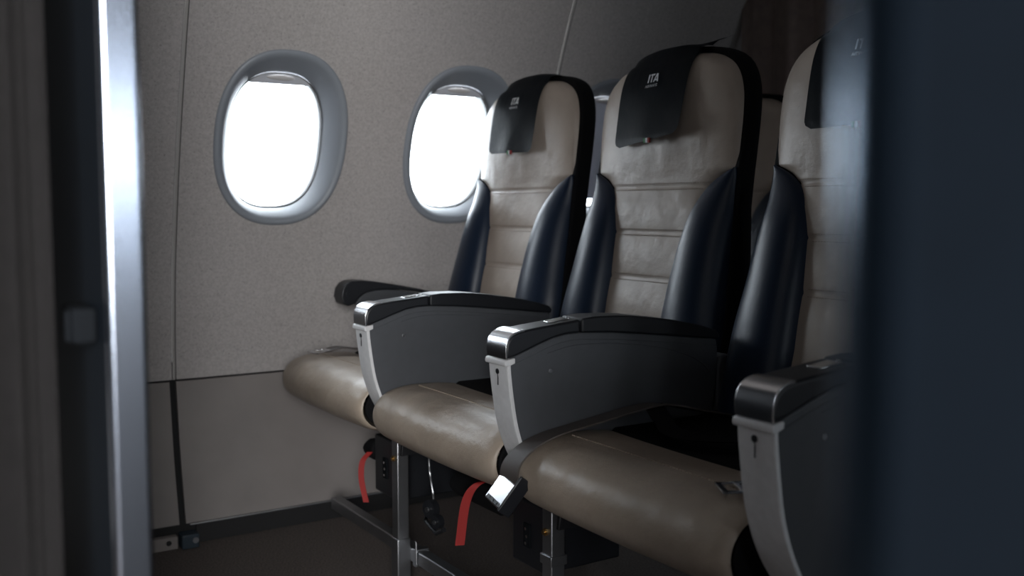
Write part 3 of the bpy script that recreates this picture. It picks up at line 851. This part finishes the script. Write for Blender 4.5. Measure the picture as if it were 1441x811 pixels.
arc = [(-.0135+.004*(1-math.cos(PI/2*k/6)), .004*(1-math.sin(PI/2*k/6))) for k in range(7)]
sec = [(-.0125, .020), (-.0135, .010)] + arc + [(-.0092, 0), (.0092, 0)] + [(-x, y) for x, y in arc[::-1]] + [(.0135, .010), (.0125, .020)]
for z in (0, .5, 1.0, 1.5, 1.9): rows.append([(x, y, z) for x, y in sec])
V = add_grid(bm, rows, True); cap(bm, V[0]); cap(bm, V[-1]); link_mesh('edge_trim', bm, M['trim'], dl, angle=50)
bm = bmesh.new(); add_box(bm, -.030, -.0115, .052, .105, .697, .725)
lt = link_mesh('latch', bm, M['latch'], dl, bevel=.004)
bm = bmesh.new(); add_box(bm, -.034, -.029, .056, .070, .699, .723); link_mesh('latch_tab', bm, M['latch'], lt, bevel=.002)
dr = divider(.1195, -1.42, -1, 'dark navy blurred cabin divider filling the right edge, on the other side of the aisle')
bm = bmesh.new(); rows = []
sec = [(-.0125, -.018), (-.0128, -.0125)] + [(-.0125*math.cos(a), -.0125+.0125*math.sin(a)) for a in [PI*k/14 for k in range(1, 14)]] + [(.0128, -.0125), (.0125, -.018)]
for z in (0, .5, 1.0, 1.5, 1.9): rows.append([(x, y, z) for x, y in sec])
V = add_grid(bm, rows, True); cap(bm, V[0]); cap(bm, V[-1]); link_mesh('edge_trim', bm, M['trim_shaded'], dr, angle=60)

def curtain(name, p0, p1, z0, z1, amp, wave, m, label, seed, rail=None):
    """hanging cloth whose folds run along the line p0-p1"""
    rnd = random.Random(seed); a0 = Vector((p0[0], p0[1], 0)); a1 = Vector((p1[0], p1[1], 0)); mid = (a0+a1)/2
    root = thing(name, (mid.x, mid.y, z1), label, 'curtain')
    d = (a1-a0); ln = d.length; d.normalize(); nrm = Vector((-d.y, d.x, 0))
    ph = [rnd.uniform(0, 6) for _ in range(4)]; n = 280
    bm = bmesh.new(); rows = []
    for i in range(25):
        z = z0 + (z1-z0)*i/24; r = []; t = i/24
        for k in range(n):
            q = ln*k/(n-1); a = 2*PI*q/wave
            off = amp*(math.sin(a + .5*math.sin(a*.37+ph[0])) + .35*math.sin(2.3*a+ph[1]+.4*t) + .25*math.sin(.6*a+ph[2]))*(1-.2*t)
            sl = .12*wave*math.sin(a*.5 + 2*t + ph[3])*(1-t)
            p = a0 + d*(q + sl) + nrm*off - mid
            r.append((p.x, p.y, z - z1))
        rows.append(r)
    add_grid(bm, rows); bmesh.ops.solidify(bm, geom=list(bm.faces), thickness=.0015)
    link_mesh('drape', bm, m, root, angle=80)
    bm = bmesh.new(); add_tube(bm, [tuple(a0-mid+Vector((0, 0, .012))), tuple(a1-mid+Vector((0, 0, .012)))], .008, 10)
    link_mesh('curtain_rail', bm, M['rail'], root)
    return root
curtain('curtain', (.110, .80), (-.05, 1.00), .03, 1.86, .011, .050, M['curtain'], 'dark curtain gathered in folds in front of the divider at the left', 3)
curtain('curtain', (2.20, .35), (2.20, 2.17), .03, 1.80, .020, .16, M['rearcurtain'], 'taupe pleated curtain closing the cabin behind the second row of seats', 8)

# ------------------------------------------------------------------ sky light
w = bpy.data.worlds.new('sky'); scene.world = w; w.use_nodes = True
bg = w.node_tree.nodes['Background']; bg.inputs['Color'].default_value = (.86, .93, 1.0, 1); bg.inputs['Strength'].default_value = 15.0

# ------------------------------------------------------------------ camera
cam = bpy.data.cameras.new('camera'); co = bpy.data.objects.new('camera', cam); col.objects.link(co)
scene.camera = co
co.location = (0, 0, .80)
co.rotation_euler = (PI/2 - math.atan(112.5/1401), 0, math.radians(-32.5))
cam.lens = 35; cam.sensor_width = 36; cam.sensor_fit = 'HORIZONTAL'; cam.clip_start = .01; cam.clip_end = 60
cam.dof.use_dof = True; cam.dof.focus_distance = 1.62; cam.dof.aperture_fstop = 4.0

scene.view_settings.view_transform = 'Standard'; scene.view_settings.look = 'None'
scene.view_settings.exposure = .08; scene.view_settings.gamma = 1; scene.view_settings.use_curve_mapping = False
scene.cycles.max_bounces = 10; scene.cycles.diffuse_bounces = 5; scene.cycles.transparent_max_bounces = 12
